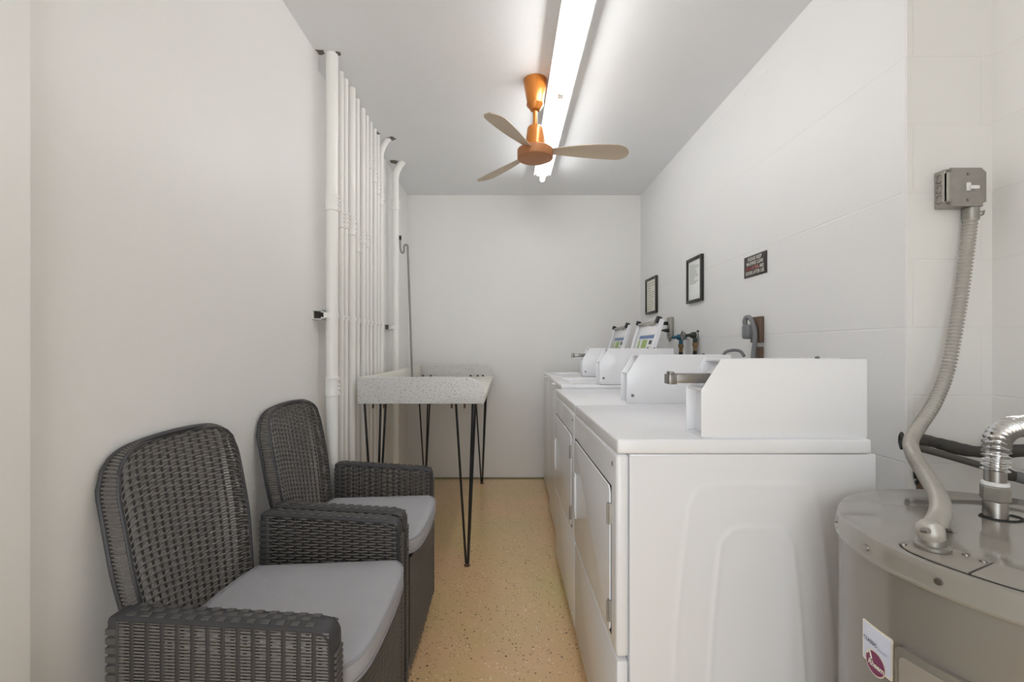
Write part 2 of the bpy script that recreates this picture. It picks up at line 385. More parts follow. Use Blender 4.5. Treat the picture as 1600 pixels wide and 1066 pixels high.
def make_chair(yc, label):
    t = thing('wicker_armchair', label, 'chair', (-.58, yc, 0), 'grey wicker armchairs along the left wall')
    HW = .295
    # --- back
    Z0 = .43
    def ztop(a): return .922-.014*a*a-.030*abs(a)**9
    def hw(v): return (.186+.027*smooth(0, .6, v))*(1-.06*smooth(.84, 1.0, v)**2)
    def Sb(u, v):
        a = u*2-1
        return V((-.775-.055*v-.02*v*v+.032*a*a, yc+.007+a*hw(v), Z0+v*(ztop(a)-Z0)))
    bk = MB()
    outline = [Sb(0, k/24) for k in range(25)]+[Sb(k/24, 1) for k in range(1, 24)]+[Sb(1, 1-k/24) for k in range(25)]
    def outw(p):
        d = V((0, p.y-yc, (p.z-.72)*.9)); return d.normalized() if d.length else V((0, 0, 1))
    back2 = [V((max(p.x-.036, XL+.012), p.y, p.z))+outw(p)*.006 for p in outline]
    bk.tube(outline, .0042, 8); bk.tube(back2, .0065, 8)
    back = bk.build('backrest', 'wickerdark', t)
    wv = MB(); rb = MB(); weave(wv, Sb, 62, 15, frac=.66, amp=.0030, rb=rb)
    stuff(rb.build('upright_ribs', 'rib', back, ang=60, fix=False))
    stuff(wv.build('woven_strands', 'wicker', back, ang=60, fix=False))
    fl = MB()
    # short strands of the rolled rim
    L = [0]
    for a, b_ in zip(outline, outline[1:]): L.append(L[-1]+(b_-a).length)
    n = int(L[-1]/.0085)
    def at(path, s):
        for i in range(len(L)-1):
            if L[i+1] >= s: return path[i].lerp(path[i+1], (s-L[i])/max(1e-9, L[i+1]-L[i]))
        return path[-1]
    for k in range(n):
        s = (k+.5)/n*L[-1]
        a, b_ = at(outline, s), at(back2, s)
        mid = (a+b_)/2+outw((a+b_)/2)*.005
        fl.tube([a, mid, b_], .0030, 6, caps=False)
    stuff(fl.build('rim_strands', 'wicker', back, fix=False))
    # --- arms
    for s in (-1, 1):
        yo = yc+s*HW; yi = yc+s*(HW-.05)
        xr, xf = (-.735, -.328)
        def za(x): return .632-.025*(x-xr)/(xf-xr)
        # top band with rounded front corner running down to the foot
        path = [(xr, za(xr)), (-.6, za(-.6)), (-.45, za(-.45)), (-.37, za(-.37))]
        for k in range(1, 7):
            a = k/6*PI/2; path.append((xf-.03+.03*math.sin(a), za(xf)-.03+.03*math.cos(a)))
        path += [(xf+.004, .40), (xf+.002, .20), (xf-.004, .035)]
        band = MB(); N = len(path); vs = []; fs = []
        for i, (x, z) in enumerate(path):
            a = path[max(0, i-1)]; b_ = path[min(N-1, i+1)]
            d = V((b_[0]-a[0], 0, b_[1]-a[1])).normalized(); nn = V((-d.z, 0, d.x))
            p = V((x, 0, z))
            for (yy_, h) in ((yo, -.012), (yo+s*.003, -.005), (yo-s*.004, .0), (yc+s*(HW-.025), .003), (yi+s*.004, .0), (yi-s*.003, -.005), (yi, -.012)):
                q = p+nn*h; vs.append(V((q.x, yy_, q.z)))
        for i in range(N-1):
            for k in range(6): fs.append((i*7+k, i*7+k+1, (i+1)*7+k+1, (i+1)*7+k))
        for e in (0, N-1): fs.append(tuple(e*7+k for k in range(7)))
        band.add(vs, fs)
        arm = band.build('armrest', 'wickerdark', t, ang=50)
        # raised woven checks on the armrest top
        ck = MB()
        for i in range(13):
            for k in range(3):
                x = xr+.02+i*.0285+(.014 if k % 2 else 0); yk = yi+s*(.010+.015*k)
                if x > xf-.035: continue
                z = za(x)+.0022+(.001 if k == 1 else 0)
                ck.box(x-.008, x+.008, yk-.0055, yk+.0055, z-.003, z+.0004, .0006, 1)
        for j in range(44):                                    # ridges down the front post
            z = .05+j*.012
            if z < .56: ck.box(xf-.006, xf+.0060, yi+s*.008 if s > 0 else yo+.006, yo-.006 if s > 0 else yi-.008, z-.004, z+.004, .001, 1)
        stuff(ck.build('woven_checks', 'check', arm, fix=False))
        def So(u, v, yy_=yo):
            x = xr+u*(xf-.006-xr); z0 = .05; return V((x, yy_, z0+v*(za(x)-.006-z0)))
        def Si(u, v, yy_=yi):
            x = xr+u*(xf-.006-xr); z0 = .42; return V((x, yy_, z0+v*(za(x)-.006-z0)))
        pn = MB(); rb = MB(); weave(pn, So, 92, 14, frac=.66, rib=.30, amp=-s*.0022, rise=-s*.0012, cols=True, rb=rb)
        stuff(rb.build('upright_ribs', 'rib', arm, ang=60, fix=False))
        stuff(pn.build('outer_woven_panel', 'wicker', arm, ang=60, fix=False))
        pn = MB(); rb = MB(); weave(pn, Si, 23, 16, frac=.62, amp=.003, rb=rb)
        stuff(rb.build('upright_ribs', 'rib', arm, ang=60, fix=False))
        stuff(pn.build('inner_woven_panel', 'wicker', arm, ang=60, fix=False))
        # rear post
        rp = MB().box(xr-.022, xr+.012, min(yi, yo), max(yi, yo), .03, za(xr)-.002, .008, 2)
        post = rp.build('rear_post', 'wickerdark', t)
        rd = MB()
        for j in range(32):
            z = .06+j*.0175
            rd.box(xr-.0230, xr+.0130, min(yi, yo)-.001, max(yi, yo)+.001, z-.006, z+.006, .001, 1)
        stuff(rd.build('post_ridges', 'check', post, fix=False))
        for (x, nm) in ((xf-.022, 'foot'), (xr, 'foot')):
            MB().box(x-.02, x+.016, yc+s*(HW-.03)-.016, yc+s*(HW-.03)+.016, 0, .05, .006, 2).build(nm, 'wickerdark', t)
    # --- seat deck and woven skirt under it
    MB().box(-.765, -.335, yc-HW+.05, yc+HW-.05, .405, .437, .006, 2).build('seat', 'wickerdark', t)
    def Ss(u, v): return V((-.322+.004*math.sin(PI*u), yc+(u-.5)*2*(HW-.052), .06+v*(.372)))
    sk = MB(); weave(sk, Ss, 50, 18, frac=.68, amp=.0025)
    skirt = MB().box(-.338, -.331, yc-HW+.05, yc+HW-.05, .05, .42, .002, 1).build('front_skirt', 'wickerdark', t)
    stuff(sk.build('woven_strands', 'wicker', skirt, ang=60, fix=False))
    return t
def make_cushion(yc, label):
    t = thing('seat_cushion', label, 'cushion', (-.54, yc, .437), 'grey seat cushions on the wicker armchairs')
    W = .236
    # outline: bowed front, rear following the curved back
    out = []
    def xb(a): return -.752-.010+.022*a*a
    def xf(a): return -.290-.012*abs(a)**2-.030*abs(a)**8
    n = 26
    for k in range(n+1):
        a = -1+2*k/n; out.append(V((xf(a), yc+a*W, 0)))
    for k in range(n+1):
        a = 1-2*k/n; out.append(V((xb(a), yc+a*(W-.035), 0)))
    cen = V((-.53, yc, 0))
    def inset(p, f): return cen+(p-cen)*f
    rings = [(.0, .438), (.93, .438), (.985, .444), (1.0, .458), (1.0, .478), (.99, .490), (.965, .4955), (.90, .4985), (.75, .501), (.5, .503), (.25, .504), (0, .5045)]
    b = MB(); N = len(out); vs = []; fs = []
    for f, z in rings:
        for i, p in enumerate(out):
            q = inset(p, f); wob = .0012*math.sin(i*1.9+f*9)*(.6 < f < .98)
            vs.append(V((q.x, q.y, z+wob+.004*math.sin((q.x+.3)*6)*(f < .9 and z > .48))))
    for r in range(len(rings)-1):
        for i in range(N): fs.append((r*N+i, r*N+(i+1) % N, (r+1)*N+(i+1) % N, (r+1)*N+i))
    b.add(vs, fs)
    b.build('cushion_body', 'cushion', t, ang=70)
    pp = MB().tube([V((inset(p, .992).x, inset(p, .992).y, .4905)) for p in out], .0032, 6, closed=True)
    pp.tube([V((inset(p, .994).x, inset(p, .994).y, .447)) for p in out], .0026, 6, closed=True)
    pp.build('piping', 'piping', t)
CH1, CH2 = 1.160, 1.772
c1 = make_chair(CH1, 'dark grey wicker armchair nearest the viewer, against the left wall')
c2 = make_chair(CH2, 'dark grey wicker armchair beside the hairpin-leg table, the farther of two')
make_cushion(CH1, 'grey piped seat cushion on the nearer wicker armchair')
make_cushion(CH2, 'grey piped seat cushion on the farther wicker armchair')

# ------------------------------------------------------------------ conduits on the left wall
SX = -.818
pipes = [  # px centre, radius, couplings [(z0,z1)], label
    (519, .0265, [(1.764, 1.836), (.924, 1.006)], 'widest white painted conduit, first of the row on the left wall'),
    (532, .0155, [(1.722, 1.80)], 'slim white conduit right beside the widest first conduit'),
    (539, .0155, [(1.735, 1.815)], 'slim white conduit just before the second thick conduit'),
    (549, .021, [(1.72, 1.815)], 'thick white conduit, second thickest in the packed row'),
    (557.5, .0155, [(1.655, 1.74)], 'slim white conduit just behind the second thick conduit, with the lowest coupling'),
    (566.5, .0155, [(1.72, 1.80)], 'slim white conduit, second behind the second thick one'),
    (572.5, .0135, [(1.72, 1.80)], 'thin white conduit, third behind the second thick one'),
    (578.5, .0135, [(2.20, 2.28)], 'thin white conduit, third before the bent one, coupling near the ceiling'),
    (585, .0135, [(2.15, 2.24)], 'thin white conduit, second before the bent one'),
    (590, .0135, [(2.10, 2.19)], 'thin white conduit directly before the bent one'),
]
def coupling(parent, x, y, r, z0, z1):
    R2 = r+.0042
    b = MB().lathe([(r, z0-.001), (R2, z0), (R2, z0+.006), (R2-.0012, z0+.008), (R2-.0012, z1-.008), (R2, z1-.006), (R2, z1), (r, z1+.001)], (x, y, 0), 20)
    c = b.build('coupling', 'pipe', parent)
    for k in range(4 if z1-z0 > .07 else 2):
        z = z0+.010+k*(z1-z0-.02)/3
        MB().lathe([(.0045, 0), (.0045, .007), (.003, .009), (0, .009)], (x+R2-.002, y-.004, z), 8, 'x').build('set_screw', 'pipe', c)
allp = []
for (px, r, cps, lab) in pipes:
    x = SX+r+.0005; y = -x*F/(VX-px)
    t = thing('conduit_pipe', lab, 'pipe', (x, y, 0), 'white painted conduits on the left wall')
    MB().lathe([(r, 0), (r, ZC)], (x, y, 0), 20).build('pipe_run', 'pipe', t)
    for z0, z1 in cps: coupling(t, x, y, r, z0, z1)
    allp.append((x, y, r))
def bent(px, r, zb, dx, cps, lab):
    x = SX+r+.0005; y = -x*F/(VX-px)
    t = thing('conduit_pipe', lab, 'pipe', (x, y, 0), 'white painted conduits on the left wall')
    rad = .18; pts = [V((x, y, 0)), V((x, y, zb))]
    for k in range(1, 11):
        a = k/10*R(46); pts.append(V((x+rad*(1-math.cos(a))*dx, y, zb+rad*math.sin(a))))
    d = (pts[-1]-pts[-2]).normalized(); last = pts[-1]
    if last.z < ZC: pts.append(last+d*((ZC-last.z)/d.z))
    MB().tube(pts, r, 20).build('pipe_run', 'pipe', t)
    for z0, z1 in cps: coupling(t, x, y, r, z0, z1)
    allp.append((x, y, r))
    return pts[-1]
e1 = bent(595, .0175, 2.352, 1, [(2.05, 2.14)], 'white conduit bending out to the ceiling behind the packed row')
e2 = bent(618, .0245, 2.352, 1, [(2.13, 2.21)], 'thick white conduit standing apart, bent at the top, nearest the back corner')
cl = bpy.data.objects['ceiling']
def ring_chip(cx, cy, rr, seed, parent=cl):
    rnd = random.Random(seed); pts = []
    for k in range(11):
        a = 2*PI*k/11; q = rr*(.55+.6*rnd.random()); pts.append((cx+q*math.cos(a), cy+q*math.sin(a), ZC-.0003))
    chip('broken_plaster', pts, parent, (0, 0, -1), 'rawhole', .002)
ring_chip(-.838, 2.065, .022, 3); ring_chip(-.762, 2.075, .014, 5)
ring_chip(-.825, 2.83, .045, 8); ring_chip(e1.x+.02, e1.y-.01, .03, 9); ring_chip(-.80, 3.29, .040, 12)
# strut channels with a strap over every conduit
def strut(y0, y1, z0, z1, lab, sel):
    t = thing('strut_channel', lab, 'bracket', (XL, y0, z0), 'white strut channels holding the conduits')
    x0, x1 = XL+.0005, SX
    b = MB().box(x0, x0+.003, y0, y1, z0, z1); b.box(x0, x1, y0, y1, z0, z0+.003); b.box(x0, x1, y0, y1, z1-.003, z1)
    b.box(x1-.003, x1, y0, y1, z0, z0+.010); b.box(x1-.003, x1, y0, y1, z1-.010, z1)
    b.build('channel', 'pipe', t)
    MB().box(x0+.0031, x0+.004, y0+.01, y1-.01, z0+.004, z1-.004).build('channel_inside', 'darkpipe', t)
    for (x, y, r) in sel:
        pts = [V((SX, y-r-.004, 0)), V((x, y-r-.002, 0))]
        for k in range(0, 9):
            a = -PI/2+PI*k/8; pts.append(V((x+(r+.0028)*math.cos(a), y+(r+.0028)*math.sin(a), 0)))
        pts += [V((SX, y+r+.004, 0))]
        c = MB(); zm = (z0+z1)/2; vs = []; fs = []
        for p in pts: vs += [V((p.x, p.y, zm-.012)), V((p.x, p.y, zm+.012))]
        for i in range(len(pts)-1): fs.append((2*i, 2*i+1, 2*i+3, 2*i+2))
        c.add(vs, fs)
        st = c.build('pipe_strap', 'pipe', t, fix=False)
        MB().cyl((SX+.002, y+r+.004, zm), (SX+.040, y+r+.004, zm), .0055, n=8).build('strap_bolt', 'pipe', st)
strut(2.03, 2.99, 1.268, 1.309, 'long white strut channel strapping the packed conduits at chest height', allp[:11])
strut(3.235, 3.345, 1.268, 1.309, 'short white strut channel behind the separate thick conduit', allp[11:])

# ------------------------------------------------------------------ terrazzo table
TX0, TX1, TY0, TY1 = -.750, -.112, 2.31, 3.955
tb = thing('laundry_table', 'white speckled terrazzo table with raised sides on black hairpin legs', 'table', (-.43, 3.1, 0))
MB().box(TX0, TX1+.004, TY0+.024, TY1-.022, .862, .898, .004).build('tabletop', 'terrazzo_in', tb)
rr = .085
def side_poly():
    p = [(TX0, .858), (TX1, .858), (TX1, .992-rr)]
    for k in range(1, 9):
        a = k/8*PI/2; p.append((TX1-rr+rr*math.cos(a), .992-rr+rr*math.sin(a)))
    return p+[(TX0, .992)]
MB().prism(side_poly(), lambda p: V((p[0], TY0, p[1])), lambda p: V((p[0], TY0+.024, p[1])), .003).build('side_panel', 'terrazzo', tb)
MB().prism(side_poly(), lambda p: V((p[0], TY1-.022, p[1])), lambda p: V((p[0], TY1, p[1])), .003).build('side_panel', 'terrazzo', tb)
MB().box(TX0, TX0+.022, TY0+.024, TY1-.022, .898, .992, .003).build('back_panel', 'terrazzo_in', tb)
for (x, y, ox, oy) in ((TX1-.095, TY0+.085, 1, -1), (TX1-.095, TY1-.10, 1, 1), (TX0+.065, TY0+.085, 1, -1), (TX0+.065, TY1-.10, 1, 1)):
    lg = MB(); fx, fy = (x+.004 if ox > 0 else x+.02), y
    if ox < 0: fx = x+.03
    tops = [(x-.055, y), (x+.035, y-.02), (x+.045, y+.045)]
    for (tx, ty) in tops:
        lg.tube([V((tx, ty, .858)), V((fx+(tx-x)*.12, fy+(ty-y)*.1, .02))], .0062, 8)
    lg.tube([V((fx-.008, fy, .022)), V((fx, fy, .012)), V((fx+.008, fy, .022))], .0062, 8)
    lg.box(x-.07, x+.06, y-.035, y+.06, .854, .858)
    leg = lg.build('hairpin_leg', 'black', tb)
    MB().lathe([(.016, 0), (.016, .005), (.009, .012), (0, .012)], (fx, fy, .0), 14).build('foot', 'rust', leg)
for px_ in (650, 660, 672, 735, 746, 754):
    p = pt(px_, 588.5, 3.86)
    MB().lathe([(.010, 0), (.010, .008), (.006, .014), (0, .014)], (p.x, 3.90, .898), 10).build('bolt_head', 'rust', tb)
for px_ in (583, 600, 706, 726):
    p = pt(px_, 640, 2.37)
    MB().cyl((p.x, 2.37, .862), (p.x, 2.37, .828), .0050, n=8).build('bolt', 'rust', tb)
# hook pole leaning in the back corner
hp = thing('hook_pole', 'slim chrome pole with a hooked black-tipped end standing on the terrazzo table', 'pole', (-.700, 3.42, .898))
pf = V((-.700, 3.42, .903)); ptop = V((-.727, 3.40, 1.82))
MB().tube([pf, ptop], .0075, 12).build('rod', 'polesteel', hp)
h = [ptop+V((0, 0, -.05)), ptop+V((0, -.004, .02)), ptop+V((-.001, -.006, .07))]
for k in range(1, 8):
    a = k/7*PI; h.append(ptop+V((-.014+.014*math.cos(a), -.008, .07+.016*math.sin(a))))
h += [ptop+V((-.030, -.008, .035)), ptop+V((-.040, -.008, .025)), ptop+V((-.052, -.008, .045)), ptop+V((-.056, -.008, .09)), ptop+V((-.056, -.008, .125))]
MB().tube(spline(h, 5), .0070, 12).build('hook', 'polesteel', hp)
MB().cyl(ptop+V((-.056, -.008, .122)), ptop+V((-.056, -.008, .152)), .0095, n=12).build('rubber_tip', 'rubber', hp)

# ------------------------------------------------------------------ machines
def coin_box(t, x0, x1, y0, y1, z0, z1, slide, screw=True):
    k = z1-z0
    def prof(i): # inset of the front
        return [(x0+i, z0), (x0+i, z0+.61*k), (x0+.049+i, z1-.002), (x1, z1-.002), (x1, z0)]
    pf_ = [(x0, z0+.004), (x0, z0+.61*k), (x0+.049, z1), (x1, z1), (x1, z0+.004)]
    body = MB().prism(prof(.026), lambda p: V((p[0], y0+.003, p[1])), lambda p: V((p[0], y1-.003, p[1])))
    body.box(x0+.006, x1, y0+.004, y1-.004, z0-.001, z0+.006)
    cb = body.build('coin_box', 'white', t)
    for (a, b_) in ((y0, y0+.003), (y1-.003, y1)):
        MB().prism(pf_, lambda p: V((p[0], a, p[1])), lambda p: V((p[0], b_, p[1])), .0008).build('side_plate', 'white', cb)
    # front ledge between the slope and the upright face, and the top lip
    MB().box(x0+.004, x0+.03, y0+.003, y1-.003, z0+.59*k, z0+.63*k, .002).build('front_ledge', 'white', cb)
    MB().box(x0+.05, x0+.09, y0+.003, y1-.003, z1-.007, z1-.001, .001).build('top_lip', 'white', cb)
    if screw:
        MB().lathe([(.006, -.004), (.006, 0), (0, .0)], (x0+.022, y0, z0+.034), 10, 'y').build('lock_button', 'plug', cb)
    if True:
        MB().lathe([(.006, 0), (.004, .006), (0, .006)], (x1-.09, (y0+y1)/2, z1), 10).build('cap_screw', 'plug', cb)
    if slide:
        ym = (y0+y1)/2; zm = z0+.75*k
        s = MB().box(x0-.052, x0+.045, ym-.017, ym+.017, zm-.013, zm+.011, .003)
        s.box(x0-.068, x0-.048, ym-.019, ym+.019, zm-.016, zm+.009, .002); s.box(x0-.064, x0-.052, ym-.012, ym+.012, zm+.008, zm+.016, .001)
        s.build('coin_slide', 'steel', cb)
    return cb
def emboss_side(x0, x1, y, z0, z1, sgn):
    """pressed side sheet: a raised double arch"""
    W_ = x1-x0; H_ = z1-z0
    def sdf(x, z, a0, a1, top, flare, rho):
        f = max(0, (top-z)/top); k = flare*math.sin(min(1, f*1.5)*PI/2)*(1-.25*max(0, f-.6))
        dx = max(a0-k-x, x-a1-k)+rho; dz = z-top+rho
        return math.hypot(max(dx, 0), max(dz, 0))+min(max(dx, dz), 0)-rho
    def hgt(u, v):
        x = u*W_; z = v*H_
        d1 = sdf(x, z, .255*W_, .755*W_, .915*H_, .045, .05); d2 = sdf(x, z, .375*W_, .655*W_, .79*H_, .032, .05)
        return .0016*math.exp(-(d1/.007)**2)+.0008*smooth(.01, -.01, d1)+.0018*math.exp(-(d2/.006)**2)+.0008*smooth(.008, -.008, d2)
    def fn(u, v):
        return V((x0+u*W_, y-sgn*hgt(u, v)*1.0, z0+v*H_))
    return MB().grid(fn, 130, 150)
def dryer(y0, y1, xf, xr, deck, label, slide, near):
    t = thing('dryer', label, 'dryer', ((xf+xr)/2, (y0+y1)/2, 0), 'coin dryers along the right wall')
    lz = deck-.037
    MB().box(xf+.034, xr+.014, y0+.006, y1-.004, .03, lz, .003).build('cabinet', 'white', t)
    if near:
        emboss_side(xf+.036, xr+.012, y0+.0055, .04, lz-.004, 1).build('pressed_side', 'white', t, ang=80, fix=False)
    MB().box(xf+.002, xr, y0, y1, lz+.0015, deck, .006, 3).build('top_panel', 'white', t)
    # front panel is built round the recessed door
    dz0, dz1, dy0, dy1 = .416, .787, y0+.055, y1-.03
    a, b_ = y0+.003, y1-.002
    fp = MB().box(xf, xf+.032, a, b_, .386, lz, .009, 3)
    fr = fp.build('front_panel', 'white', t)
    gap = MB().box(xf-.0008, xf+.004, dy0-.004, dy1+.004, dz0-.004, dz1+.004, .0006, 1)
    gap.build('door_gap', 'gap', t)
    dpoly = []
    for (cy, cz, a0) in ((dy1-.02, dz1-.02, 0), (dy0+.02, dz1-.02, 90), (dy0+.02, dz0+.02, 180), (dy1-.02, dz0+.02, 270)):
        for k in range(5):
            an = R(a0+k*22.5); dpoly.append((cy+.02*math.cos(an), cz+.02*math.sin(an)))
    door = MB().prism(dpoly, lambda p: V((xf-.005, p[0], p[1])), lambda p: V((xf+.006, p[0], p[1])), .0018).build('door', 'white', t)
    hb = MB().box(xf-.010, xf-.0045, dy1-.050, dy1-.018, .50, .665, .002); hb.box(xf-.013, xf-.008, dy1-.050, dy1-.042, .515, .655, .002)
    hb.build('handle', 'white', door)
    for hz in (.694, .447):
        hg = MB().box(xf-.008, xf+.001, dy0-.008, dy0+.008, hz, hz+.052, .001, 1)
        hg.cyl((xf-.009, dy0-.003, hz), (xf-.009, dy0-.003, hz+.052), .0035, n=8)
        hg.build('hinge', 'galv', door)
    MB().box(xf+.001, xf+.030, a, b_, .032, .378, .007, 2).build('toe_panel', 'white', t)
    MB().lathe([(.006, -.003), (.0055, 0), (0, 0)], (xf, y0+.035, lz-.03), 10, 'x').build('panel_screw', 'galv', t)
    for (x, y) in ((xf+.06, y0+.06), (xf+.06, y1-.06), (xr-.06, y0+.06), (xr-.06, y1-.06)):
        MB().lathe([(.02, 0), (.02, .008), (.009, .012), (.009, .034)], (x, y, 0), 12).build('levelling_foot', 'rubber', t)
    coin_box(t, xf+.211, xr-.003 if near else xr+.004, y0+.012, y0+.108, deck, deck+.195, slide, not near)
    return t
def washer(y0, y1, xf, xr, deck, ly0, ly1, label, slide):
    t = thing('washing_machine', label, 'washing machine', ((xf+xr)/2, (y0+y1)/2, 0), 'coin washers along the right wall')
    lz = deck-.03
    cb = MB().box(xf+.004, xf+.02, y0+.006, y1-.006, .03, lz, .004); cb.box(xr-.016, xr, y0+.006, y1-.006, .03, lz, .004)
    cb.box(xf+.018, xr-.014, y0+.006, y0+.018, .03, lz); cb.box(xf+.018, xr-.014, y1-.018, y1-.006, .03, lz)
    cb.build('cabinet', 'white', t)
    ox0, ox1, oy0, oy1 = xf+.08, .79, y0+.14, y1-.08
    d = MB().box(xf, ox0, y0, y1, lz, deck, .008, 3); d.box(ox1, xr, y0, y1, lz, deck, .008, 3)
    d.box(ox0-.01, ox1+.01, y0, oy0, lz, deck-.0005, .008, 3); d.box(ox0-.01, ox1+.01, oy1, y1, lz, deck-.0005, .008, 3)
    d.build('top_panel', 'white', t)
    cx, cy = (ox0+ox1)/2, (oy0+oy1)/2
    MB().lathe([(.30, deck-.022), (.235, deck-.024), (.20, deck-.05), (.195, .40), (.05, .39), (.05, .60), (.03, .75), (0, .75)], (cx, cy, 0), 28).build('tub', 'whitematte', t)
    # the lid stands open, leaning back, its underside to the front
    th = R(16.2); hz, hx = deck+.012, .803
    up = V((math.sin(th), 0, math.cos(th))); nx = V((-math.cos(th), 0, math.sin(th)))
    Lh = .372
    def L(a, y, n): q = V((hx, y, hz))+up*a+nx*n; return q
    def slab(a0, a1, ya, yb, n0, n1, bev=.0):
        m = MB(); m.prism([(ya, a0), (yb, a0), (yb, a1), (ya, a1)], lambda p: L(p[1], p[0], n0), lambda p: L(p[1], p[0], n1), bev); return m
    lid = slab(0, Lh, ly0, ly1, -.012, 0, .003).build('lid', 'white', t)
    for (ya, yb) in ((ly0, ly0+.022), (ly1-.022, ly1)):
        slab(0, Lh, ya, yb, 0, .014, .003).build('lid_flange', 'white', lid)
    bar = MB().tube([L(Lh-.008, ly0+.06, .012), L(Lh-.014, ly1-.03, .012)], .0065, 8)
    bar.tube([L(Lh-.02, ly0+.10, .006), L(Lh-.02, ly0+.19, .006)], .011, 8)
    bar.build('lid_bar', 'galvlight', lid)
    for (yk, rk) in ((ly0+.03, .021), (ly1-.02, .015)):
        MB().tube([L(Lh-.006, yk, .0), L(Lh-.006, yk, .026)], rk, 12).build('lid_bumper', 'rubber', lid)
    lw = ly1-ly0-.044; q0 = ly0+.022
    lab = slab(.15, .285, q0+.02*lw, q0+.86*lw, 0, .0008).build('instruction_label', 'paper', lid)
    def pr(nm, m, a0, a1, f0, f1): slab(a0, a1, q0+f0*lw, q0+f1*lw, .0008, .0014).build(nm, m, lab if False else lid)
    pr('printed_band', 'blue', .258, .279, .06, .82)
    pr('printed_band', 'blue', .156, .172, .10, .84)
    pr('printed_panel', 'green', .180, .250, .36, .60)
    pr('printed_panel', 'green', .180, .250, .72, .80)
    pr('printed_figure', 'darkgrey', .222, .246, .14, .27)
    pr('printed_figure', 'darkgrey', .182, .204, .22, .29)
    MB().box(xf, xf+.006, y0+.004, y1-.004, .032, lz-.004, .002).build('front_panel', 'white', t)
    for yk in (y0+.07, y0+.36):
        MB().lathe([(.006, -.003), (.0055, 0), (0, 0)], (xf, yk, lz-.02), 10, 'x').build('panel_screw', 'galv', t)
    for (x, y) in ((xf+.06, y0+.06), (xf+.06, y1-.06), (xr-.06, y0+.06), (xr-.06, y1-.06)):
        MB().lathe([(.02, 0), (.02, .008), (.009, .012), (.009, .034)], (x, y, 0), 12).build('levelling_foot', 'rubber', t)
    coin_box(t, xf+.213, xr-.005, y0+.014, y0+.115, deck+.003, deck+.2, slide)
    return t
dryer(1.110, 1.790, .268, .889, .918, 'white coin dryer nearest the viewer, its pressed side facing the water heater', True, True)
dryer(1.800, 2.478, .268, .889, .918, 'white coin dryer standing between the nearest dryer and the washers', False, False)
washer(2.495, 3.175, .300, .925, .938, 2.645, 3.10, 'white coin washer with open lid, next to the second dryer', False)
washer(3.190, 3.872, .322, .945, .938, 3.335, 3.79, 'white coin washer with open lid, farthest, by the back wall', True)

# ------------------------------------------------------------------ right wall: frames, sign, sockets, taps
XW = XR-.0006
def frame(y0, y1, z0, z1, m, lab, n):
    t = thing('framed_notice', lab, 'picture frame', (XW, (y0+y1)/2, z0), 'framed notices on the right wall')
    w_ = .018; b = MB()
    b.box(XW-.018, XW, y0, y0+w_, z0, z1, .002); b.box(XW-.018, XW, y1-w_, y1, z0, z1, .002)
    b.box(XW-.018, XW, y0+w_-.002, y1-w_+.002, z0, z0+w_, .002); b.box(XW-.018, XW, y0+w_-.002, y1-w_+.002, z1-w_, z1, .002)
    b.build('frame', 'frame', t)
    pa = MB().box(XW-.008, XW-.004, y0+w_-.002, y1-w_+.002, z0+w_-.002, z1-w_+.002).build('notice', m, t)
    ln = MB(); rnd = random.Random(n)
    rows = 12; top = z1-.045; bot = z0+.04 if n == 2 else z0+.12
    for k in range(rows):
        z = top-(top-bot)*k/(rows-1); a = y1-w_-.02; ln.box(XW-.0086, XW-.0079, a-(y1-y0-.08)*(.45+.55*rnd.random()), a, z-.0022, z+.0022)
    stuff(ln.build('printed_lines', 'ink', pa, fix=False))
frame(2.722, 2.948, 1.423, 1.703, 'paper', 'larger-looking black framed white notice, nearer the black sign on the right wall', 1)
frame(3.546, 3.815, 1.417, 1.706, 'paper2', 'black framed cream notice closest to the back corner on the right wall', 2)
sg = thing('wall_sign', 'black rectangular sign with white and red lettering on the right wall', 'sign', (XW, 2.16, 1.52))
sz0, sz1, sy0, sy1 = 1.481, 1.582, 2.062, 2.255
MB().box(XW-.004, XW, sy0, sy1, sz0, sz1, .001).build('sign_plate', 'signblack', sg)
xs = XW-.0046; ymid = (sy0+sy1)/2
def sgn_text(s, z, y, wd, m, size=.0255): text('lettering', s, size, m, sg, (xs, y, z), (0, -1, 0), (0, 0, 1), .0002, wd)
sgn_text('PLEASE KEEP', 1.5655, ymid, .118, 'signwhite', .024)
sgn_text('MACHINES CLEAN', 1.5435, ymid, .140, 'signwhite', .024)
sgn_text('CLEAN', 1.5205, ymid+.055, .050, 'signred', .024)
sgn_text('FILTERS', 1.5205, ymid-.006, .062, 'signpink', .024)
sgn_text('AND', 1.5205, ymid-.060, .034, 'signwhite', .024)
sgn_text('DRYERS AFTER USE', 1.4985, ymid, .158, 'signwhite', .024)
